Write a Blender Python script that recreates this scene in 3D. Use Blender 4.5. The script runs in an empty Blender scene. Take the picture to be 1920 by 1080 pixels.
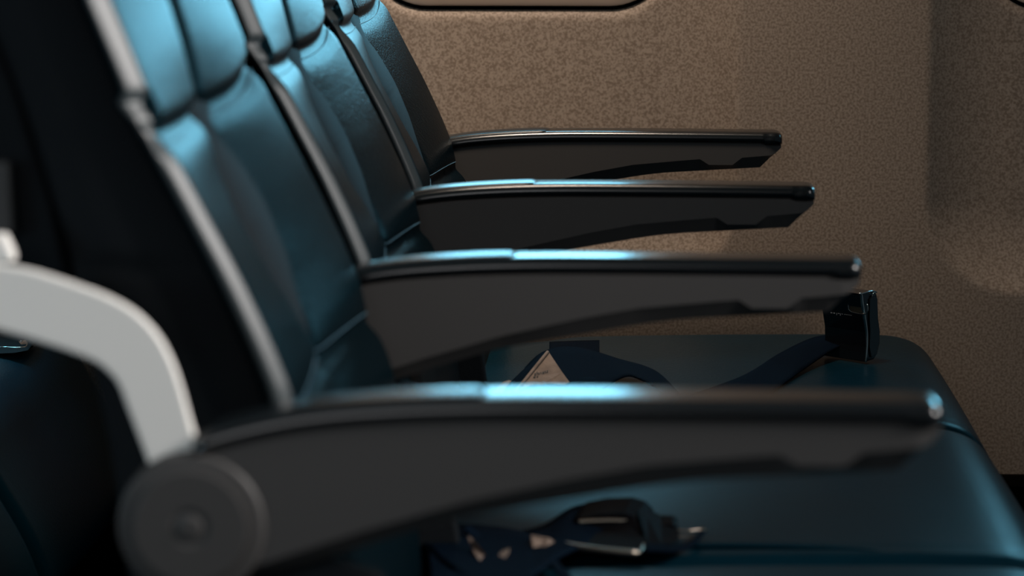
import bpy, bmesh, math, random
from mathutils import Vector, Matrix
random.seed(7)
S = bpy.context.scene
C = S.collection
Z0 = 0.915            # camera height over the cabin floor
F = 5333.0            # focal length in pixels of the 1920 wide frame (100 mm)
PITCH = math.atan(803/F)
YAW = math.atan(230*math.cos(PITCH)/F)
cam_rot = Matrix.Rotation(YAW, 3, 'Z') @ Matrix.Rotation(math.pi/2-PITCH, 3, 'X')
def pt(px, py, D):
    d = cam_rot @ Vector(((px-960)/F, (540-py)/F, -1))
    k = D/d.y
    return Vector((d.x*k, D, Z0+d.z*k))
def V(x, y, z): return Vector((x, y, z+Z0))

# ------------------------------------------------------------------ materials
def mat(name, col, rough=.5, metal=0, spec=.5, bump=None, coat=0, noise=None, emit=None):
    m = bpy.data.materials.new(name); m.use_nodes = True
    nt = m.node_tree; b = nt.nodes['Principled BSDF']
    b.inputs['Base Color'].default_value = (*col, 1)
    b.inputs['Roughness'].default_value = rough
    b.inputs['Metallic'].default_value = metal
    b.inputs['Specular IOR Level'].default_value = spec
    b.inputs['Coat Weight'].default_value = coat
    tc = nt.nodes.new('ShaderNodeTexCoord')
    if noise:      # (scale, colour2, lo, hi)
        sc, c2, lo, hi = noise
        n = nt.nodes.new('ShaderNodeTexNoise'); n.inputs['Scale'].default_value = sc; n.inputs['Detail'].default_value = 3
        r = nt.nodes.new('ShaderNodeValToRGB'); r.color_ramp.elements[0].position = lo; r.color_ramp.elements[1].position = hi
        r.color_ramp.elements[0].color = (*c2, 1); r.color_ramp.elements[1].color = (*col, 1)
        nt.links.new(tc.outputs['Object'], n.inputs['Vector']); nt.links.new(n.outputs['Fac'], r.inputs['Fac'])
        nt.links.new(r.outputs['Color'], b.inputs['Base Color'])
    if bump:       # (kind, scale, strength, distance)
        kind, sc, st, di = bump
        if kind == 'leather':
            v = nt.nodes.new('ShaderNodeTexVoronoi'); v.inputs['Scale'].default_value = sc
            v.feature = 'SMOOTH_F1'; out = v.outputs['Distance']
            w = nt.nodes.new('ShaderNodeTexNoise'); w.inputs['Scale'].default_value = sc*.35; w.inputs['Detail'].default_value = 2
            nt.links.new(tc.outputs['Object'], w.inputs['Vector'])
            mx = nt.nodes.new('ShaderNodeMath'); mx.operation = 'ADD'
            nt.links.new(out, mx.inputs[0]); nt.links.new(w.outputs['Fac'], mx.inputs[1]); out = mx.outputs[0]
            nt.links.new(tc.outputs['Object'], v.inputs['Vector'])
        elif kind == 'weave':
            v = nt.nodes.new('ShaderNodeTexWave'); v.inputs['Scale'].default_value = sc; v.bands_direction = 'DIAGONAL'
            v.inputs['Distortion'].default_value = .6; out = v.outputs['Fac']
            nt.links.new(tc.outputs['Object'], v.inputs['Vector'])
        else:
            v = nt.nodes.new('ShaderNodeTexNoise'); v.inputs['Scale'].default_value = sc; v.inputs['Detail'].default_value = 4; out = v.outputs['Fac']
            nt.links.new(tc.outputs['Object'], v.inputs['Vector'])
        bp = nt.nodes.new('ShaderNodeBump'); bp.inputs['Strength'].default_value = st; bp.inputs['Distance'].default_value = di
        nt.links.new(out, bp.inputs['Height']); nt.links.new(bp.outputs['Normal'], b.inputs['Normal'])
    return m
M = {}
M['leather'] = mat('dark_teal_leather', (.0013, .0050, .0072), .285, spec=.008, bump=('leather', 600, .5, .0006), noise=(9, (.0016, .005, .007), .3, .7))
M['seat'] = mat('blue_sheen_seat_leather', (.001, .017, .028), .36, spec=.065, bump=('leather', 620, .3, .0005), noise=(12, (.0008, .014, .023), .3, .7))  # cushion leather, blue window sheen put into its base colour
M['edge'] = mat('leather_rim_highlight', (.028, .038, .042), .42, spec=.42)  # paler, glossier leather: light caught on the backrest rim put into the colour
M['side'] = mat('black_side_fabric', (.007, .009, .011), .8, spec=.12, bump=('noise', 300, .3, .001))
M['plastic'] = mat('grey_moulded_plastic', (.048, .046, .045), .5, spec=.35, bump=('noise', 900, .08, .0004))
M['cap'] = mat('gloss_black_cap', (.004, .005, .006), .20, spec=.62, bump=('noise', 700, .04, .0003))
M['pad'] = mat('satin_black_pad', (.008, .011, .013), .27, spec=.32)
M['arm'] = mat('light_grey_paint', (.82, .80, .76), .5, spec=.3, bump=('noise', 40, .02, .001))
M['web'] = mat('navy_webbing', (.002, .006, .013), .8, spec=.03, bump=('weave', 260, .7, .0008))
M['label'] = mat('cream_cloth_label', (.24, .18, .145), .8, spec=.1, bump=('noise', 250, .3, .0015), noise=(60, (.17, .125, .10), .35, .6))
M['ink'] = mat('black_print', (.02, .018, .016), .7)
M['chrome'] = mat('polished_steel', (.62, .60, .57), .12, 1)
M['bronze'] = mat('dark_bronze_metal', (.42, .36, .30), .38, 1)
M['dchrome'] = mat('black_chrome', (.006, .007, .009), .14, 0, spec=.7)
M['mark'] = mat('grey_stamp', (.30, .31, .32), .5)
M['thread'] = mat('blue_thread', (.05, .12, .17), .6)
M['wall'] = mat('speckled_beige_wall', (.330, .262, .208), .62, spec=.25, noise=(400, (.185, .138, .104), .38, .60), bump=('noise', 470, .12, .0005))
M['frame'] = mat('pale_window_bezel', (.80, .60, .47), .45, spec=.3)
M['gasket'] = mat('black_gasket', (.003, .003, .004), .6, spec=.03)
M['trim'] = mat('dark_floor_trim', (.004, .0035, .003), .9, spec=.05)
M['carpet'] = mat('dark_carpet', (.02, .022, .028), .95, spec=.1, bump=('noise', 200, .6, .004))
M['ceiling'] = mat('cabin_lining', (.45, .42, .38), .7, bump=('noise', 60, .05, .001))
M['orange'] = mat('orange_vest_fabric', (.35, .06, .02), .7, bump=('noise', 120, .2, .002))
M['bag'] = mat('clear_vest_bag', (.10, .11, .13), .18, spec=.7, bump=('noise', 50, .6, .01))
M['metal'] = mat('seat_frame_metal', (.03, .035, .042), .4, .5)
g = bpy.data.materials.new('window_glass'); g.use_nodes = True
nt = g.node_tree; nt.nodes.clear()
o_ = nt.nodes.new('ShaderNodeOutputMaterial'); t_ = nt.nodes.new('ShaderNodeBsdfTransparent'); gl_ = nt.nodes.new('ShaderNodeBsdfGlossy')
gl_.inputs['Roughness'].default_value = .03; t_.inputs['Color'].default_value = (.93, .97, 1, 1)
mx_ = nt.nodes.new('ShaderNodeMixShader'); mx_.inputs[0].default_value = .06
nt.links.new(t_.outputs[0], mx_.inputs[1]); nt.links.new(gl_.outputs[0], mx_.inputs[2]); nt.links.new(mx_.outputs[0], o_.inputs[0])
M['glass'] = g

# ------------------------------------------------------------------ helpers
def link(name, bm, m, parent=None, smooth=True, bevel=None, solid=None, sub=0):
    me = bpy.data.meshes.new(name)
    bmesh.ops.recalc_face_normals(bm, faces=bm.faces)
    bm.to_mesh(me); bm.free()
    o = bpy.data.objects.new(name, me); C.objects.link(o)
    me.materials.append(m)
    if smooth:
        for p in me.polygons: p.use_smooth = True
    if solid:
        md = o.modifiers.new('solid', 'SOLIDIFY'); md.thickness = solid; md.offset = 0
    if bevel:
        md = o.modifiers.new('bevel', 'BEVEL'); md.width = bevel; md.segments = 3; md.limit_method = 'ANGLE'; md.angle_limit = math.radians(35)
        md.harden_normals = False
    if sub:
        md = o.modifiers.new('sub', 'SUBSURF'); md.levels = sub; md.render_levels = sub
    if parent: adopt(o, parent)
    return o
def adopt(o, parent):
    """the mesh is moved into its thing's own coordinates, then parented"""
    o.data.transform(Matrix.Translation(-parent_loc(parent)))
    o.parent = parent
LOCS = {}
def parent_loc(p):
    v = Vector(LOCS.get(p.name, (0, 0, 0)))
    while p.parent is not None:
        p = p.parent; v = Vector(LOCS.get(p.name, (0, 0, 0)))
    return v
def thing(name, loc, label, cat, group=None):
    o = bpy.data.objects.new(name, None); C.objects.link(o); o.location = loc
    o.empty_display_size = .02
    LOCS[o.name] = tuple(loc)
    o['label'] = label; o['category'] = cat
    if group: o['group'] = group
    return o
def copy_thing(src, dx, dy, dz, label, parts=None):
    r = src.copy(); C.objects.link(r); r.location = src.location+Vector((dx, dy, dz)); r['label'] = label
    LOCS[r.name] = tuple(r.location)
    def rec(a, b):
        for ch in [o for o in list(C.objects) if o.parent == a]:
            c = ch.copy(); C.objects.link(c); c.parent = b
            rec(ch, c)
    rec(src, r)
    return r
def interp(tab, x):
    if x <= tab[0][0]: return tab[0][1]
    for (a, b), (c, d) in zip(tab, tab[1:]):
        if x <= c:
            return b+(d-b)*(x-a)/(c-a)
    return tab[-1][1]
def smooth_interp(tab, x):
    n = len(tab)
    if x <= tab[0][0]:
        return tab[0][1]+(tab[1][1]-tab[0][1])/(tab[1][0]-tab[0][0])*(x-tab[0][0])
    if x >= tab[-1][0]:
        return tab[-1][1]+(tab[-1][1]-tab[-2][1])/(tab[-1][0]-tab[-2][0])*(x-tab[-1][0])
    for i in range(n-1):
        x0, y0 = tab[i]; x1, y1 = tab[i+1]
        if x <= x1:
            m0 = (y1-tab[i-1][1])/(x1-tab[i-1][0]) if i else (y1-y0)/(x1-x0)
            m1 = (tab[i+2][1]-y0)/(tab[i+2][0]-x0) if i+2 < n else (y1-y0)/(x1-x0)
            h = x1-x0; t = (x-x0)/h
            return (2*t**3-3*t*t+1)*y0+(t**3-2*t*t+t)*h*m0+(-2*t**3+3*t*t)*y1+(t**3-t*t)*h*m1
def rings_bm(rings, cap=True, closed=True):
    bm = bmesh.new(); vs = [[bm.verts.new(p) for p in r] for r in rings]
    n = len(rings[0])
    for a, b in zip(vs, vs[1:]):
        for i in range(n if closed else n-1):
            j = (i+1) % n
            bm.faces.new((a[i], a[j], b[j], b[i]))
    if cap:
        bm.faces.new(vs[0]); bm.faces.new(vs[-1])
    return bm
def extrude_bm(pts, vec):
    bm = bmesh.new()
    a = [bm.verts.new(p) for p in pts]; b = [bm.verts.new(Vector(p)+Vector(vec)) for p in pts]
    n = len(pts); bm.faces.new(a); bm.faces.new(list(reversed(b)))
    for i in range(n):
        j = (i+1) % n; bm.faces.new((a[i], a[j], b[j], b[i]))
    return bm
def catmull(P, n=8, closed=False):
    out = []; m = len(P)
    rng = range(m if closed else m-1)
    for i in rng:
        p0 = P[(i-1) % m] if closed or i else P[0]; p1 = P[i]; p2 = P[(i+1) % m]
        p3 = P[(i+2) % m] if closed or i+2 < m else P[-1]
        for k in range(n):
            t = k/n
            out.append(.5*((2*p1)+(-p0+p2)*t+(2*p0-5*p1+4*p2-p3)*t*t+(-p0+3*p1-3*p2+p3)*t**3))
    if not closed: out.append(P[-1])
    return out
def tube_bm(P, r, n=10, closed=False, squash=None):
    bm = bmesh.new(); rings = []
    m = len(P)
    for i, p in enumerate(P):
        a = P[(i-1) % m] if closed or i else P[i]; b = P[(i+1) % m] if closed or i < m-1 else P[i]
        t = (b-a).normalized()
        up = Vector((0, 0, 1)) if abs(t.z) < .9 else Vector((0, 1, 0))
        s = t.cross(up).normalized(); u = s.cross(t)
        rr = r(i/(m-1)) if callable(r) else r
        rings.append([bm.verts.new(p+s*math.cos(q)*rr+u*math.sin(q)*rr) for q in [2*math.pi*k/n for k in range(n)]])
    pairs = list(zip(rings, rings[1:]))+([(rings[-1], rings[0])] if closed else [])
    for a, b in pairs:
        for i in range(n):
            j = (i+1) % n; bm.faces.new((a[i], a[j], b[j], b[i]))
    if not closed:
        bm.faces.new(rings[0]); bm.faces.new(rings[-1])
    return bm
def ribbon(name, pairs, m, parent, th=.0016, cross=6):
    A = catmull([p[0] for p in pairs], 10); B = catmull([p[1] for p in pairs], 10)
    bm = bmesh.new(); rows = []
    for a, b in zip(A, B):
        rows.append([bm.verts.new(a.lerp(b, k/cross)) for k in range(cross+1)])
    for r, s in zip(rows, rows[1:]):
        for i in range(cross): bm.faces.new((r[i], r[i+1], s[i+1], s[i]))
    return link(name, bm, m, parent, solid=th)
def box_bm(c, sx, sy, sz):
    bm = bmesh.new(); bmesh.ops.create_cube(bm, size=1)
    for v in bm.verts: v.co = Vector((c[0]+v.co.x*sx, c[1]+v.co.y*sy, c[2]+v.co.z*sz))
    return bm
def disc_bm(cx, cz, y0, y1, r, n=64, dish=0):
    """short cylinder about the Y axis"""
    bm = bmesh.new()
    a = [bm.verts.new((cx+r*math.cos(2*math.pi*k/n), y0, cz+r*math.sin(2*math.pi*k/n))) for k in range(n)]
    b = [bm.verts.new((cx+r*math.cos(2*math.pi*k/n), y1, cz+r*math.sin(2*math.pi*k/n))) for k in range(n)]
    bm.faces.new(a); bm.faces.new(b)
    for i in range(n): bm.faces.new((a[i], a[(i+1) % n], b[(i+1) % n], b[i]))
    return bm

# ------------------------------------------------------------------ cabin shell
WY = 3.0
WX = (-.776, -.1226, .531, 1.185)       # window centres
def rr_sdf(x, z, cx, cz, hx, hz, r):
    qx = abs(x-cx)-(hx-r); qz = abs(z-cz)-(hz-r)
    return math.hypot(max(qx, 0), max(qz, 0))+min(max(qx, qz), 0)-r
WZ0, WZ1 = -.157, .275
def win_sdf(x, z, off=0):
    return min(rr_sdf(x, z, cx, (WZ0+WZ1)/2, .165+off, (WZ1-WZ0)/2+off, .068+off) for cx in WX)
def bay_depth(x, z):
    best = 0
    for cx in WX:
        d = -rr_sdf(x, z, cx+.006, .06, .227, .515, .10)     # >0 inside
        if d > 0:
            t = min(d/.085, 1)
            best = max(best, .031*(1-(1-t)**2))
    return best
def build_wall():
    bm = bmesh.new()
    st = .004; x0, x1, z0, z1 = -1.40, 1.20, -.655, .62
    nx = int((x1-x0)/st); nz = int((z1-z0)/st)
    grid = []
    for j in range(nz+1):
        row = []
        for i in range(nx+1):
            x = x0+i*st; z = z0+j*st
            s = win_sdf(x, z)
            if abs(s) < .0028 or (s < 0 and s > -.0036):
                e = 1e-4
                gx = (win_sdf(x+e, z)-s)/e; gz = (win_sdf(x, z+e)-s)/e
                L = math.hypot(gx, gz) or 1
                x -= gx/L*s; z -= gz/L*s; s = 0
            lip = .006*max(0, 1-s/.012)**2 if s < .012 else 0
            row.append(bm.verts.new(V(x, WY+bay_depth(x, z)+lip, z)))
        grid.append(row)
    for j in range(nz):
        for i in range(nx):
            q = (grid[j][i], grid[j][i+1], grid[j+1][i+1], grid[j+1][i])
            c = sum((v.co for v in q), Vector())/4
            if win_sdf(c.x, c.z-Z0) > 0: bm.faces.new(q)
    for v in [v for v in bm.verts if not v.link_faces]: bm.verts.remove(v)
    o = link('wall_left', bm, M['wall']); o['kind'] = 'structure'
    return o
build_wall()
def rr_loop(cx, cz, hx, hz, r, y, n=14):
    P = []
    for (sx, sz, a0) in ((1, 1, 0), (-1, 1, 90), (-1, -1, 180), (1, -1, 270)):
        for k in range(n+1):
            a = math.radians(a0+90*k/n)
            P.append(V(cx+sx*(hx-r)+r*math.cos(a), y, cz+sz*(hz-r)+r*math.sin(a)))
    return P
cz = (WZ0+WZ1)/2; hz = (WZ1-WZ0)/2
def ring_obj(name, cx, prof, m, parent):
    """prof: list of (inset, y)"""
    rings = [rr_loop(cx, cz, .165-i, hz-i, max(.068-i, .012), y) for i, y in prof]
    bm = rings_bm(rings, cap=False)
    return link(name, bm, m, parent)
for k, cx in enumerate(WX):
    w = bpy.data.objects.new('window_%d' % (k+1), None); C.objects.link(w); w.location = V(cx, WY+.04, cz)
    LOCS[w.name] = tuple(w.location); w['kind'] = 'structure'
    by = WY+.026
    ring_obj('gasket', cx, [(-.0012, by+.013), (-.0008, by+.010), (.0034, by+.012), (.0038, by+.03)], M['gasket'], w)
    ring_obj('window_frame', cx, [(.0032, by+.020), (.0034, by+.006), (.0045, by+.005), (.040, by+.003), (.044, by+.004), (.047, by+.03), (.047, by+.06)], M['frame'], w)
    bm = bmesh.new(); bm.faces.new([bm.verts.new(p) for p in rr_loop(cx, cz, .165-.046, hz-.046, .024, by+.03)])
    link('window_pane', bm, M['glass'], w, smooth=False)
    link('window_shade', box_bm((cx, by+.040, Z0+.155), .245, .004, .17), M['frame'], w, smooth=False, bevel=.001)
def struct(name, bm, m):
    o = link(name, bm, m, smooth=False); o['kind'] = 'structure'; return o
struct('floor', box_bm((-.1, .8, -.03), 3.0, 5.0, .06), M['carpet'])
struct('ceiling', box_bm((-.1, .8, 2.02), 3.0, 5.0, .04), M['ceiling'])
struct('wall_upper', box_bm((-.1, 3.08, 1.78), 2.6, .1, .50), M['ceiling'])
struct('wall_right', box_bm((-.1, -1.25, 1.0), 3.0, .04, 2.0), M['ceiling'])
struct('wall_back', box_bm((-1.45, .9, 1.0), .04, 4.3, 2.0), M['ceiling'])
# air grille strip along the foot of the wall
bm = extrude_bm([V(-1.4, WY-.006, -.650), V(-1.4, WY-.006, -.662), V(-1.4, WY+.03, -.668), V(-1.4, WY+.03, -.75), V(-1.4, WY+.005, -.76),
                 V(-1.4, WY+.005, -.80), V(-1.4, WY-.01, -.81), V(-1.4, WY-.01, -.93), V(-1.4, WY+.08, -.93), V(-1.4, WY+.08, -.650)], (2.6, 0, 0))
o = struct('trim_1', bm, M['trim'])

# ------------------------------------------------------------------ armrest
TOP = [(-.392, -.026), (-.378, -.0185), (-.343, -.0095), (-.316, -.0052), (-.28, -.0022), (-.243, -.0006), (-.20, 0), (-.10, -.0002), (0, -.001)]
BOT = [(-.395, -.108), (-.36, -.0985), (-.316, -.086), (-.28, -.0745), (-.245, -.0645), (-.191, -.0545), (-.1314, -.0446), (-.075, -.0405), (-.022, -.0374)]
MID = [(-.395, -.100), (-.35, -.088), (-.30, -.071), (-.245, -.0545), (-.191, -.042), (-.151, -.0345), (-.10, -.0298), (-.0830, -.0284), (-.0738, -.0342), (-.050, -.0342), (-.0405, -.0268), (-.012, -.0243)]
def capbot(x): return smooth_interp(TOP, x)-.0105
def make_armrest(loc, label):
    """loc: near side top corner of the tip"""
    root = thing('armrest', Vector(loc)+Vector((-.389, .02, -.069)), label, 'armrest', 'armrests between the seats')
    L = Vector(loc)
    hw = .0180; yc = .0195
    # grey body
    xs = sorted(set([-.395+i*.006 for i in range(63)]+[x for x, _ in MID]+[-.022, -.014, -.007, -.001]))
    xs = [x for x in xs if x <= -.001+1e-9]
    rings = []
    for x in xs:
        top = capbot(x)-.0002
        if x > -.018: top = min(top, -.0138)
        mid = interp(MID, x); bot = smooth_interp(BOT, min(x, -.022))
        if x > -.022:
            bot = -.0374+(x+.022)/.021*.0205
            bot = min(bot, top-.0008)
        mid = max(min(mid, top-.001), bot+.0002)
        w = hw; wb = hw*.55 if bot < mid-.002 else hw*.9
        if x > -.008: w *= .93; wb = min(wb, w*.8)
        m2 = mid-(mid-bot)*.12
        y = yc
        P = [(y-w+.0015, top), (y-w, top-.0012), (y-w, mid), (y-w+.0012, m2), (y-wb, bot), (y+wb, bot), (y+w-.0012, m2), (y+w, mid), (y+w, top-.0012), (y+w-.0015, top)]
        rings.append([L+Vector((x, a, b)) for a, b in P])
    body = link('armrest_body', rings_bm(rings), M['plastic'], root, smooth=True)
    md = body.modifiers.new('es', 'EDGE_SPLIT'); md.split_angle = math.radians(20)
    # black glossy cap
    rings = []
    xs = [-.388+i*.008 for i in range(47)]+[-.0180, -.0172, -.012, -.008, -.005, -.003, -.0015, -.0005, 0]
    cw = .0205
    for x in xs:
        t = smooth_interp(TOP, x); b = capbot(x)
        if x >= -.0175: b = -.0134
        e = 0
        if x > -.008:
            q = (x+.008)/.008; e = 1-math.sqrt(max(0, 1-q*q*.96))
        t2 = t-.0046*e; w = cw-.006*e
        h = t2-b
        P = []
        for a in (0, 25, 50, 75, 90):
            P.append((yc-w+.0065-.0065*math.cos(math.radians(a)), b+h*.42+h*.58*math.sin(math.radians(a))))
        P = [(yc-w+.003, b), (yc-w+.0008, b+h*.12), (yc-w, b+h*.25)]+P
        P += [(2*yc-a, z) for a, z in reversed(P)]
        rings.append([L+Vector((x, a, z)) for a, z in P])
    link('top_cap', rings_bm(rings), M['cap'], root)
    # rear pad lying in the top of the cap
    rings = []
    for i in range(40):
        x = -.383+i*(.383-.232)/39
        q = max(0, (x+.244)/.012); k = math.sqrt(max(.02, 1-q*q))
        t = smooth_interp(TOP, x); w = cw*(.90)*k
        P = []
        for a in range(0, 181, 20):
            c = -math.cos(math.radians(a)); P.append((yc+w*c, t-.0035+.0052*k*(math.sin(math.radians(a))**.35)))
        rings.append([L+Vector((x, a, z)) for a, z in P])
    link('rear_pad', rings_bm(rings), M['pad'], root)
    # hinge
    cx, czz = -.389, -.069
    hc = link('hinge_cover', disc_bm(L.x+cx, L.z+czz, L.y-.001, L.y+.040, .039), M['plastic'], root, bevel=.003)
    bm = bmesh.new()
    n = 72; prof = [(.0300, -.0022), (.0300, -.0032), (.029, -.0036), (.0108, -.0036), (.0098, -.0028), (.0078, -.0026), (.0066, -.0031), (.0062, -.0040), (.0045, -.0046), (.0001, -.0047)]
    rings = [[L+Vector((cx+r*math.cos(2*math.pi*k/n), y, czz+r*math.sin(2*math.pi*k/n))) for k in range(n)] for r, y in prof]
    bm.free(); hp = link('hinge_cap', rings_bm(rings), M['plastic'], hc)
    md = hp.modifiers.new('es', 'EDGE_SPLIT'); md.split_angle = math.radians(12)
    # black mounting bracket under the hinge
    br = [(-.40, -.075), (-.345, -.080), (-.29, -.098), (-.284, -.14), (-.278, -.185), (-.27, -.24), (-.27, -.33), (-.37, -.33), (-.41, -.20)]
    link('mounting_bracket', extrude_bm([L+Vector((x, .016, z)) for x, z in br], (0, .011, 0)), M['side'], root, smooth=False, bevel=.003)
    return root
AD = (1.44, 1.92, 2.40, 2.88)
tips = [pt(1770, 755, 1.44), pt(1616, 487, 1.92), pt(1529, 347, 2.40), pt(1467, 247, 2.88)]
arm_labels = ['nearest grey armrest with black top and round hinge disc, largest and most blurred of four',
              'second grey armrest from the camera, its tip just in front of the upright belt buckle',
              'third grey armrest from the camera, its thin black top shining blue, tip against the wall',
              'farthest grey armrest beside the speckled wall, smallest and dullest of the four']
a0 = make_armrest(tips[0], arm_labels[0])
arms = [a0]
for k in (1, 2, 3):
    d = tips[k]-tips[0]
    arms.append(copy_thing(a0, d.x, d.y, d.z, arm_labels[k]))

# ------------------------------------------------------------------ seats
EDGE = [(-.50, -.140), (-.44, -.144), (-.39, -.150), (-.35, -.1575), (-.326, -.164), (-.30, -.1765), (-.276, -.183), (-.22, -.207), (-.18, -.2275), (-.146, -.245), (-.10, -.264), (-.0, -.305), (.10, -.345), (.20, -.378), (.30, -.400)]
REAR = [(-.70, -.23), (-.50, -.262), (-.318, -.284), (-.258, -.296), (-.209, -.304), (-.1815, -.312), (-.1213, -.330), (0, -.378), (.1, -.412), (.2, -.440), (.30, -.455)]
def seam1(t): return -.146+.004*t*t+.014*max(t, 0)**4
def seam2(t): return -.300-.007*max(t, 0)**2
def sstep(a, b, x):
    t = min(max((x-a)/(b-a), 0), 1); return t*t*(3-2*t)
RECESS = [(-.5, .0), (-.36, .003), (-.30, .008), (-.27, .015), (-.24, .021), (-.21, .021), (-.18, .018), (-.145, .011), (-.108, .005), (-.083, .002), (0, 0), (.3, 0)]
def front_x(t, z):
    x = smooth_interp(EDGE, z)
    at = abs(t)
    pil = (1-(2*at-1)**2)
    k = sstep(-.32, -.27, z)
    x += (.0022*pil)*(.35+.65*k)
    x -= (.0045*math.exp(-(t/.05)**2))*k+interp(RECESS, z)*(1-at**1.2)
    d = z-seam1(t)
    if d > 0: x -= .0055*math.exp(-(d/.005)**2)
    else: x -= .0055*math.exp(-(d/.010)**2)
    d = z-seam2(t)
    x -= .006*math.exp(-(d/.006)**2)*(.4+.6*(1-at**6))
    if d > 0: x += .004*pil*math.exp(-((d-.05)/.04)**2)
    return x
def make_seat(yc, label, group):
    root = thing('airplane_seat', V(-.05, yc, -Z0), label, 'seat', group)
    hw = .200; root_x, root_z = -.05, 0.0
    ts = sorted(set([-1+2*i/100 for i in range(101)]+[-.992, -.985, -.972, -.966, .966, .972, .985, .992]))
    zs = []
    z = -.49
    while z < .27:
        zs.append(z)
        z += .0022 if (abs(z+.145) < .03 or abs(z+.30) < .025) else .006
    rings = []
    for z in zs:
        up = sstep(.20, .28, z)
        P = []
        ex = smooth_interp(EDGE, z); dpinch = z+.127
        pin = .006*math.exp(-(dpinch/(.004 if dpinch > 0 else .010))**2)
        P += [(ex-.020-pin, -hw+.014), (ex-.013-pin, -hw+.009), (ex-.0105-pin, -hw+.0006), (ex-.0095-pin, -hw), (ex-.0085-pin, -hw)]
        for t in ts:
            s = (1-abs(t))*hw*.995
            cwd = .0062 if z < -.127 else .0078; ch = cwd*1.08*(1-min(1, s/cwd))
            P.append((front_x(t*.985, z)-ch-pin*(1 if abs(t) > .93 else 0)-up*.02*(abs(t)**4), t*hw*.998))
        P += [(ex-.0085-pin, hw), (ex-.0095-pin, hw), (ex-.0105-pin, hw-.0006), (ex-.013-pin, hw-.009), (ex-.020-pin, hw-.014)]
        rings.append([V(x, yc+y, z) for x, y in P])
    back = link('backrest', rings_bm(rings), M['leather'], root)
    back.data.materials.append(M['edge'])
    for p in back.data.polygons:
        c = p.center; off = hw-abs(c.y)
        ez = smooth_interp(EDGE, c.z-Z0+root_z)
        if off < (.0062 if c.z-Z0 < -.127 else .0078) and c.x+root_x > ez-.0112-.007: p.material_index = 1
    # black side and rear cover
    rings = []
    z = -.70
    while z < .255:
        ex = smooth_interp(EDGE, z)-.014; rx = smooth_interp(REAR, z)
        w = hw-.011
        g1 = .0025*math.exp(-((z+.215-(0))/.004)**2)
        P = []
        for (x, y) in ((ex, -w+.004), (ex-.006, -w+g1), ((ex+rx)/2, -w+g1-.002), (rx+.018, -w+g1), (rx+.006, -w+.006), (rx, -w+.02), (rx, 0),
                       (rx, w-.02), (rx+.006, w-.006), (rx+.018, w-g1), ((ex+rx)/2, w-g1+.002), (ex-.006, w-g1), (ex, w-.004)):
            P.append(V(x, yc+y, z))
        rings.append(P); z += .004
    link('back_cover', rings_bm(rings), M['side'], root)
    # stitched seams
    for sm, dz in ((seam1, -.0062), (seam2, .0068)):
        bm = bmesh.new(); n = 96
        for i in range(n):
            t = -.96+1.92*i/n
            p = V(front_x(t, sm(t)+dz)+.0003, yc+t*hw, sm(t)+dz); t2 = t+.0125
            q = V(front_x(t2, sm(t2)+dz)+.0003, yc+t2*hw, sm(t2)+dz)
            r = .00045
            ux = Vector((r, 0, 0)); uz = Vector((0, 0, r))
            A = [bm.verts.new(p+a) for a in (ux, uz, -ux, -uz)]; B = [bm.verts.new(q+a) for a in (ux, uz, -ux, -uz)]
            for k in range(4): bm.faces.new((A[k], A[(k+1) % 4], B[(k+1) % 4], B[k]))
            bm.faces.new(A); bm.faces.new(B)
        link('stitching', bm, M['thread'], back)
    # cushion
    cw = .2378
    TOPC = [(-.17, -.484), (-.10, -.483), (0, -.480), (.10, -.478), (.20, -.477), (.25, -.4775)]
    NOSE = [(.272, -.4800), (.285, -.4845), (.297, -.4930), (.307, -.5065), (.3175, -.526), (.342, -.568), (.357, -.600), (.366, -.632), (.360, -.650), (.335, -.666), (.29, -.676), (.24, -.68)]
    path = [(-.17+i*.01, None) for i in range(43)]
    path = [(x, interp(TOPC, x)) for x, _ in path]+[(v.x, v.y) for v in catmull([Vector((a, b)) for a, b in [(.262, -.4782)]+NOSE], 5)]
    rings = []
    for k, (x, z) in enumerate(path):
        P = []
        # outward normal of the profile
        a = path[max(0, k-1)]; b = path[min(len(path)-1, k+1)]
        tx, tz = b[0]-a[0], b[1]-a[1]; L = math.hypot(tx, tz); nx, nz = -tz/L, tx/L
        fl = 1-sstep(.22, .36, x); cx_ = cw-.028*(1-sstep(-.10, -.05, x))
        for i in range(61):
            t = -1+2*i/60; s = (1-abs(t))*cw; r = .018
            dd = r-math.sqrt(max(0, r*r-max(0, r-s)**2)) if s < r else 0
            dd -= .0012*(1-t*t)
            # seam line just inside the side edge
            s2 = s-.030
            dd += .0022*math.exp(-(s2/.0025)**2)*fl*(t < 0)
            P.append(V(x-nx*dd, yc+t*cx_, z-nz*dd))
        P.append(V(min(x, .33)-nx*.03, yc+cx_-.001, min(z, -.50)-nz*.03-.03)); P.append(V(min(x, .33)-nx*.03, yc-cx_+.001, min(z, -.50)-nz*.03-.03))
        rings.append(P)
    cush = link('seat_cushion', rings_bm(rings), M['seat'], root)
    # raised piping along the edge of the cushion, curving off over the nose
    for sgn in (-1,):
        P = [V(x, yc+sgn*(cw-.034+o_), interp(TOPC, x)+.0022-dz_) for x, o_, dz_ in ((-.10, 0, .001), (0, 0, .001), (.08, .001, .001), (.14, .006, .002), (.175, .014, .004), (.20, .022, .009))]
        link('piping', tube_bm(catmull(P, 6), .0022, 8), M['seat'], cush)
    # frame and legs under the cushion
    link('seat_frame', box_bm((.04, yc, Z0-.71), .40, .42, .05), M['metal'], root, smooth=False, bevel=.008)
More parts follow.
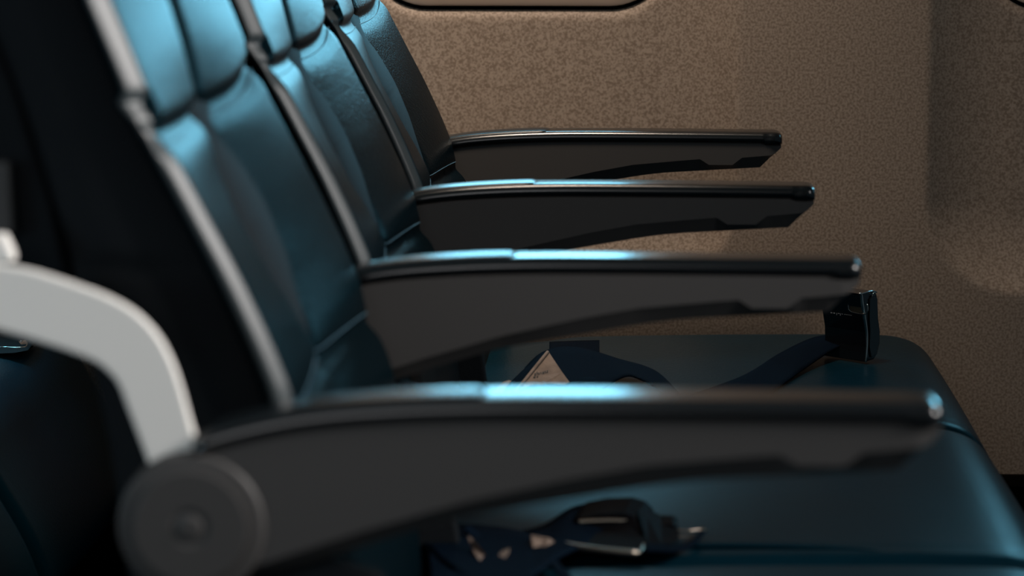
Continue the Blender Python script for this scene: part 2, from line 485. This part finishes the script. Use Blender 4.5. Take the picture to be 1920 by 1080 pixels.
    for x in (-.10, .20):
        link('leg', extrude_bm([V(x-.02, yc-.15, -.70), V(x+.02, yc-.15, -.70), V(x+.035, yc-.15, -Z0), V(x-.035, yc-.15, -Z0)], (0, .03, 0)), M['metal'], root, smooth=False, bevel=.004)
    return root
YC = (1.682, 2.162, 2.642)
s1 = make_seat(YC[0], 'nearest dark teal leather seat, blurred, its black side cover filling the left of the photo', 'seats of the front row')
s2 = copy_thing(s1, 0, YC[1]-YC[0], 0, 'middle dark teal leather seat, blue sheen on the cushion under the near armrest tip')
s3 = copy_thing(s1, 0, YC[2]-YC[0], 0, 'window seat in sharp focus, its leather back against the speckled wall')
PITCHX = -.875
b2 = copy_thing(s2, PITCHX, 0, 0, 'middle seat of the row behind, its stitched cushion edge at the left photo edge'); b2['group'] = 'seats of the row behind'
b3 = copy_thing(s3, PITCHX, 0, 0, 'window seat of the row behind, its cushion lit blue below the pale tray arm'); b3['group'] = 'seats of the row behind'

# ------------------------------------------------------------------ tray table on the back of the nearest seat
tr = thing('tray_table', pt(330, 850, 1.46), 'pale grey tray table arm bent back from the hinge of the nearest armrest', 'tray table')
DA = 1.449
outer = [(-60, 492), (0, 498), (60, 508), (130, 530), (200, 556), (255, 588), (295, 630), (322, 680), (340, 732), (356, 790), (374, 850)]
inner = [(282, 880), (262, 826), (240, 768), (222, 722), (205, 700), (180, 680), (140, 663), (70, 640), (0, 620), (-60, 606)]
P = catmull([pt(x, y, DA) for x, y in outer], 5)+catmull([pt(x, y, DA) for x, y in inner], 5)
link('tray_arm', extrude_bm(P, (0, .007, 0)), M['arm'], tr, smooth=False, bevel=.0015)
# folded table leaf behind the seat back
leaf = [(-.303, -.235), (-.3145, -.1815), (-.332, -.1213), (-.3795, 0), (-.4135, .10), (-.46, .10), (-.43, -.06), (-.352, -.225)]
tl = link('tray_leaf', extrude_bm([V(x, 1.515, z) for x, z in leaf], (0, .37, 0)), M['side'], tr, smooth=False, bevel=.004)
lip = [(-.3335, -.160), (-.36, -.160), (-.36, -.20), (-.3325, -.20)]
link('leaf_edge', extrude_bm([V(x, 1.505, z) for x, z in lip], (0, .009, 0)), M['plastic'], tl, smooth=False, bevel=.002)
P = [pt(x, y, 1.47) for x, y in ((-30, 440), (6, 440), (20, 470), (26, 492), (-30, 500))]
link('latch', extrude_bm(P, (0, .012, 0)), M['arm'], tl, smooth=False, bevel=.002)

# ------------------------------------------------------------------ seat belts
def gc(px, py, z=-.4758):
    """where the line of sight meets the cushion top"""
    d = cam_rot @ Vector(((px-960)/F, (540-py)/F, -1)); k = z/d.z
    return Vector((d.x*k, d.y*k, Z0+z))
def gp(px, py, D, floor=-.4730):
    p = pt(px, py, D)
    return gc(px, py, floor) if p.z < Z0+floor else p
belt = thing('seat_belt', pt(1500, 700, 2.62), 'dark navy seat belt with upright black buckle on the window seat', 'seat belt', 'seat belts of the front row')
ribbon('strap', [(gc(1286, 743, -.474), gc(1330, 768, -.474)), (gc(1389, 707, -.466), gc(1408, 754, -.474)), (gp(1459, 665, 2.68), gc(1459, 726, -.474)),
                 (gp(1516, 637, 2.725), gc(1506, 693, -.472)), (gp(1553, 629, 2.735), gp(1553, 661, 2.69)), (gp(1585, 630, 2.735), gp(1590, 643, 2.715)), (gp(1605, 634, 2.73), gp(1612, 640, 2.715))], M['web'], belt)
# buckle
O = pt(1621.5, 679, 2.685)
wv = Vector((-.734, .68, 0)); tv = Vector((.68, .734, 0)); hv = Vector((0, 0, 1))
sc = 2.70/F
def prof_pt(px, py):       # point of the narrow side plane (spanned by tv and up)
    lat = (px-1621.5)*sc
    k = lat/.68
    return O+tv*k+hv*((679-py)*sc*1.0)
near = [(1606, 546), (1610, 549), (1613, 570), (1617, 592), (1622, 622), (1623, 650), (1621.5, 679)]
far = [(1640, 677), (1647, 668), (1652, 648), (1652, 625), (1648, 600), (1646, 570), (1643, 552), (1637, 546)]
prof = [prof_pt(*p) for p in near+far]
bk = link('buckle', extrude_bm(prof, wv*.050), M['dchrome'], belt, smooth=False, bevel=.0012)
edge = catmull([prof_pt(a+1, b)-tv*.0002-wv*.0006 for a, b in near], 6)
link('buckle_edge', tube_bm(edge, lambda t: .0009+.0008*math.sin(math.pi*t), 8), M['chrome'], bk)['label'] = 'bright steel edge'
P = catmull([prof_pt(a, b)-wv*.0008 for a, b in ((1611, 547), (1622, 545.5), (1635, 545.5), (1642, 549))], 5)
link('latch_rim', tube_bm(P, .0007, 8), M['chrome'], bk)
# lever end: a rounded plate slightly proud on the narrow side
cov = [(1627, 560), (1632, 553), (1640, 553), (1643, 562), (1645, 600), (1649, 628), (1648, 648), (1641, 668), (1632, 672), (1628, 650), (1629, 622), (1627, 596)]
link('lever', extrude_bm([prof_pt(*p) for p in cov], -wv*.0016), M['dchrome'], bk, smooth=False, bevel=.0006)
pv = prof_pt(1635, 557)
P = [pv-wv*.002+tv*.003*math.cos(a)+hv*.0045*math.sin(a) for a in [math.pi*(.05+.9*i/10) for i in range(11)]]
link('pivot_mark', tube_bm(P, .00035, 6), M['chrome'], bk)
# tongue window: U-shaped steel rim on the wide face with a brass-dark block inside
def face_pt(px, py, out=0):    # wide face plane spanned by wv and up, through the near edge at (1614, .)
    base = prof_pt(1616, py)
    return base+wv*((1616-px)*sc/.734)-tv*out
U = [(1592, 568), (1592, 576), (1594, 582), (1600, 585), (1618, 586), (1624, 583), (1626, 576), (1625, 566)]
link('tongue_rim', tube_bm(catmull([face_pt(x, y, .0016) for x, y in U], 5), .0006, 8), M['chrome'], bk)
blk = [(1594, 571), (1616, 571), (1617, 584), (1600, 584), (1595, 581)]
link('tongue', extrude_bm([face_pt(x, y, .0004) for x, y in blk], -tv*.0014), mat('brass_steel', (.16, .14, .10), .35, .8), bk, smooth=False, bevel=.0004)
# worn stamped lettering, only strokes can be made out
bm = bmesh.new()
for (a, b, h) in ((1560, 1563, 2), (1565, 1568, 2), (1570.5, 1571.5, 4), (1573, 1576, 1), (1577, 1578, 4), (1579.5, 1582, 1), (1584.5, 1586.5, 1), (1588, 1590, 1), (1591.2, 1593, 1), (1594, 1595, 1), (1596, 1597.2, 1)):
    y0 = 591
    q = [face_pt(a, y0, .0008), face_pt(b, y0, .0008), face_pt(b, y0+h, .0008), face_pt(a, y0+h, .0008)]
    vs = [bm.verts.new(p) for p in q]; ws = [bm.verts.new(p-tv*.0002) for p in q]
    bm.faces.new(vs); bm.faces.new(ws)
    for k in range(4): bm.faces.new((vs[k], vs[(k+1) % 4], ws[(k+1) % 4], ws[k]))
link('stamped_lettering', bm, M['mark'], bk, smooth=False)

belt2 = thing('seat_belt', pt(1080, 700, 2.58), 'crumpled navy belt half with cream cloth label at the back of the window seat', 'seat belt', 'seat belts of the front row')
ribbon('strap', [(gp(985, 690, 2.58), gc(960, 760, -.474)), (gp(1012, 664, 2.60), gc(1000, 756, -.474)), (gp(1040, 653, 2.64), gc(1060, 752, -.474)), (gp(1070, 651, 2.65), gc(1095, 744, -.474)), (gp(1107, 657, 2.66), gc(1131, 727, -.473)),
                 (gp(1161, 674, 2.635), gc(1172, 706, -.466)), (gp(1208, 687, 2.615), gc(1200, 711, -.468)), (gp(1240, 704, 2.58), gc(1240, 733, -.472)), (gc(1284, 748, -.472), gc(1268, 760, -.474))], M['web'], belt2)
ribbon('strap', [(gc(1030, 642, -.473), gc(1030, 664, -.473)), (gc(1080, 640, -.473), gc(1080, 663, -.473)), (gc(1124, 639, -.473), gc(1124, 661, -.473))], M['web'], belt2)
ribbon('strap', [(gp(1018, 664, 2.60), gp(1028, 660, 2.605)), (gp(975, 700, 2.55), gp(998, 706, 2.545)), (gp(942, 738, 2.52), gp(968, 742, 2.51)), (gp(950, 760, 2.50), gp(985, 762, 2.49))], M['web'], belt2)
ribbon('strap', [(gp(1055, 735, 2.47), gp(1030, 760, 2.46)), (gp(1085, 712, 2.49), gp(1080, 745, 2.455)), (gp(1112, 709, 2.49), gp(1108, 735, 2.455)), (gp(1126, 724, 2.485), gp(1120, 744, 2.45)), (gp(1146, 765, 2.465), gp(1140, 778, 2.45))], M['web'], belt2)
lab = [(1028, 659), (1040, 677), (1054, 698), (1067.5, 716.5), (1056, 722), (1043, 730), (1030, 731), (1019, 733), (1012, 738), (1007, 744), (997, 748), (987, 750), (976, 744), (969, 738), (967, 731), (985, 712), (1005, 688)]
def lab_d(x, y): return 2.505+.0007*(749-y)-.0008*(1067-x)*0.2
lo = link('care_label', extrude_bm([gp(x, y, lab_d(x, y)) for x, y in lab], (0, .0012, 0)), M['label'], belt2, smooth=False)
lo['label'] = 'cream cloth label with faint black print'
# rolled left hem of the label
link('label_hem', tube_bm(catmull([gp(x, y, lab_d(x, y)-.001) for x, y in ((968, 732), (985, 712), (1005, 687), (1027, 660))], 6), .0016, 8), M['label'], lo)
for grp in (((1002, 700, 3, 3), (1006, 697, 2, 4), (1009, 699, 2.5, 3), (1013, 698, 2, 2), (1017, 697.5, 3, 3), (1021, 696, 2.4, 2.6), (1025, 695, 2.4, 3)), ((1000, 706, 4, 2), (1006, 705, 3, 2)), ((987, 745, 2.5, 2.5),)):
    bm = bmesh.new()
    for (x, y, w, h) in grp:
        q = [gp(x, y, lab_d(x, y)-.0015), gp(x+w, y-w*.22, lab_d(x+w, y)-.0015), gp(x+w, y+h, lab_d(x+w, y+h)-.0015), gp(x, y+h, lab_d(x, y+h)-.0015)]
        bm.faces.new([bm.verts.new(p) for p in q])
    link('label_print', bm, M['ink'], lo, smooth=False, solid=.0003)
tag2 = [(921, 760), (922, 748), (926, 736), (934, 724), (944, 716), (954, 713), (962, 716), (954, 730), (950, 760)]
link('care_label', extrude_bm([gp(x, y, 2.56) for x, y in tag2], (0, .0015, 0)), M['label'], belt2, smooth=False, bevel=.0004)

belt3 = thing('seat_belt', pt(1150, 1010, 1.99), 'black buckle with shiny metal rim lying on the middle seat cushion with its blue sheen', 'seat belt', 'seat belts of the front row')
D3 = 1.985
shell = [(1062, 1018), (1068, 990), (1080, 972), (1120, 964), (1170, 962), (1196, 970), (1210, 985), (1216, 1006), (1212, 1030), (1200, 1043), (1176, 1042), (1120, 1036), (1070, 1030)]
bk3 = link('buckle', extrude_bm([gp(x, y, D3) for x, y in shell], Vector((.006, .045, .002))), M['gasket'], belt3, smooth=False, bevel=.003)
rim = [(1060, 1022), (1100, 1027), (1150, 1033), (1190, 1037), (1202, 1032), (1207, 1018), (1205, 998), (1197, 984), (1180, 978), (1150, 976), (1110, 977), (1085, 979)]
link('buckle_rim', tube_bm(catmull([gp(x, y, D3-.003) for x, y in rim], 5), .0015, 8), M['bronze'], bk3)['label'] = 'shiny bronze-toned metal rim'
link('buckle_edge', tube_bm(catmull([gp(x, y, D3-.004) for x, y in ((1058, 1021), (1120, 1031), (1192, 1037))], 5), .0024, 8), M['bronze'], bk3)
con = [(1196, 962), (1215, 972), (1240, 984), (1262, 984), (1272, 990), (1274, 1006), (1268, 1018), (1240, 1020), (1214, 1024)]
link('connector', extrude_bm([gp(x, y, D3+.004) for x, y in con], Vector((0, .03, 0))), M['gasket'], bk3, smooth=False, bevel=.002)
link('hook', tube_bm(catmull([gp(x, y, D3+.004) for x, y in ((1270, 994), (1290, 995), (1322, 993), (1308, 1008), (1290, 1006), (1272, 1006))], 5), .0007, 8), M['bronze'], bk3)
ribbon('strap', [(gp(1210, 1020, D3+.005), gp(1212, 1034, D3-.003)), (gp(1260, 1022, D3+.01), gp(1262, 1034, D3-.005)), (gp(1290, 1018, D3+.012), gp(1296, 1026, D3)), (gp(1312, 998, D3+.012), gp(1325, 996, D3))], M['web'], belt3)
ribbon('strap', [(gp(1210, 968, 2.03), gp(1205, 1000, 2.0)), (gp(1160, 945, 2.04), gp(1160, 1000, 2.01)), (gp(1080, 950, 2.03), gp(1060, 1040, 1.98)), (gp(1020, 985, 2.0), gp(1000, 1080, 1.93)), (gp(960, 1000, 2.0), gp(940, 1100, 1.93))], M['web'], belt3)
ribbon('strap', [(gp(1000, 1030, 1.955), gp(1018, 1026, 1.96)), (gp(1020, 1045, 1.945), gp(1034, 1040, 1.95)), (gp(1046, 1078, 1.935), gp(1060, 1070, 1.945)), (gp(1080, 1120, 1.92), gp(1100, 1110, 1.93))], M['web'], belt3)
belt4 = thing('seat_belt', pt(900, 1050, 1.97), 'navy belt half with folded pale label under the nearest armrest', 'seat belt', 'seat belts of the front row')
ribbon('strap', [(gp(868, 990, 1.955), gp(880, 985, 1.96)), (gp(885, 1010, 1.95), gp(900, 1004, 1.96)), (gp(905, 1036, 1.945), gp(918, 1030, 1.955)), (gp(930, 1060, 1.94), gp(950, 1052, 1.95))], M['web'], belt4)
ribbon('strap', [(gp(792, 1010, 1.975), gp(800, 1006, 1.985)), (gp(806, 1036, 1.97), gp(815, 1030, 1.98)), (gp(835, 1065, 1.96), gp(846, 1058, 1.97)), (gp(880, 1092, 1.95), gp(895, 1084, 1.96))], M['web'], belt4)
ribbon('strap', [(gp(800, 1000, 1.99), gp(810, 1100, 1.955)), (gp(860, 985, 2.0), gp(870, 1100, 1.955)), (gp(940, 990, 2.0), gp(950, 1100, 1.955)), (gp(990, 1000, 1.99), gp(1000, 1100, 1.955))], M['web'], belt4)
l4 = [(878, 1006), (886, 1012), (900, 1034), (914, 1046), (928, 1046), (940, 1034), (955, 1028), (954, 1038), (944, 1054), (925, 1057), (904, 1058), (892, 1048), (884, 1026)]
link('care_label', extrude_bm([gp(x, y, 1.912) for x, y in l4], (0, .0015, 0)), M['label'], belt4, smooth=False)
l4 = [(996, 1004), (1030, 1010), (1040, 1018), (1020, 1030), (1000, 1030), (992, 1020)]
link('care_label', extrude_bm([gp(x, y, 1.935) for x, y in l4], (0, .0015, 0)), M['label'], belt4, smooth=False)
# buckle on the seat of the row behind
belt5 = thing('seat_belt', pt(20, 645, 2.77), 'small dark buckle on the window seat cushion of the row behind', 'seat belt')
bb = link('buckle', extrude_bm([gp(x, y, 2.76) for x, y in ((-30, 640), (10, 638), (50, 640), (60, 646), (56, 657), (30, 662), (-30, 664))], Vector((0, .05, 0))), M['gasket'], belt5, smooth=False, bevel=.002)
link('buckle_rim', tube_bm(catmull([gp(x, y, 2.757) for x, y in ((-20, 651), (10, 651), (32, 652), (48, 650), (50, 641), (38, 639))], 5), .0007, 8), M['chrome'], bb)
link('lever', extrude_bm([gp(x, y, 2.758) for x, y in ((35, 640), (48, 638), (50, 647), (37, 648))], Vector((0, .002, 0))), M['chrome'], bb, smooth=False)

# ------------------------------------------------------------------ life vest pouch under the row behind
vest = thing('life_vest_pouch', V(-.60, 2.92, -Z0+.15), 'clear bag with orange life vest standing by the wall under the row behind', 'life vest')
link('bag', extrude_bm([pt(x, y, 2.895) for x, y in ((54, 1040), (102, 992), (108, 1030), (112, 1420), (64, 1420))], (0, .03, 0)), M['bag'], vest, smooth=False, bevel=.006)
link('vest', extrude_bm([pt(x, y, 2.93) for x, y in ((30, 1050), (56, 1036), (68, 1070), (70, 1400), (20, 1400))], (0, .03, 0)), M['orange'], vest, smooth=False, bevel=.01)

# ------------------------------------------------------------------ light
def area(name, loc, target, sx, sy, energy, col, spread=180):
    l = bpy.data.lights.new(name, 'AREA'); l.shape = 'RECTANGLE'; l.size = sx; l.size_y = sy; l.energy = energy; l.color = col
    l.spread = math.radians(spread)
    o = bpy.data.objects.new(name, l); C.objects.link(o); o.location = loc
    o.rotation_euler = (Vector(target)-Vector(loc)).to_track_quat('-Z', 'Y').to_euler()
    return o
CY = (.22, .66, .88)
for cx, off, wd, e in ((WX[0], 0, .26, 16.0), (WX[1], -.01, .25, 2.5), (WX[2], .07, .15, 2.4), (WX[3], 0, .26, 1.0)):
    area('window_daylight', V(cx+off, WY+.13, -.015), V(cx+off, 0, -.05), wd, .17, e, CY)
area('cabin_lamp', V(-.16, 2.46, 1.0), V(-.42, 3.0, -.20), .3, .25, 5.5, (1.0, .83, .68), 85)
area('aisle_lamp', V(-.9, -.7, .6), V(-.30, 1.6, -.3), 1.6, .9, 10.2, (.98, .98, 1.0))
area('added_cool_fill', V(-1.25, .75, -.15), V(-.5, 1.7, -.4), .3, .4, 2.2, (.55, .82, 1.0))  # added cool fill to brighten the hinge disc, no window stands here
area('forward_cabin_light', V(1.5, 1.15, .72), V(-.25, 1.6, -.2), .45, .45, 5.0, (1.0, .95, .92), 50)
w = bpy.data.worlds.new('sky'); S.world = w; w.use_nodes = True
w.node_tree.nodes['Background'].inputs[0].default_value = (.30, .50, .62, 1)
w.node_tree.nodes['Background'].inputs[1].default_value = .12

# ------------------------------------------------------------------ camera
cd = bpy.data.cameras.new('camera'); cam = bpy.data.objects.new('camera', cd); C.objects.link(cam)
cam.location = (0, 0, Z0); cam.rotation_euler = cam_rot.to_euler()
cd.sensor_width = 36; cd.lens = 36*F/1920; cd.clip_start = .05
cd.dof.use_dof = True; cd.dof.focus_distance = 2.76; cd.dof.aperture_fstop = 6.2; cd.dof.aperture_blades = 0
S.camera = cam
S.view_settings.view_transform = 'Standard'; S.view_settings.look = 'None'
S.view_settings.exposure = 0; S.view_settings.gamma = 1; S.view_settings.use_curve_mapping = False
S.cycles.use_denoising = True
S.cycles.max_bounces = 8
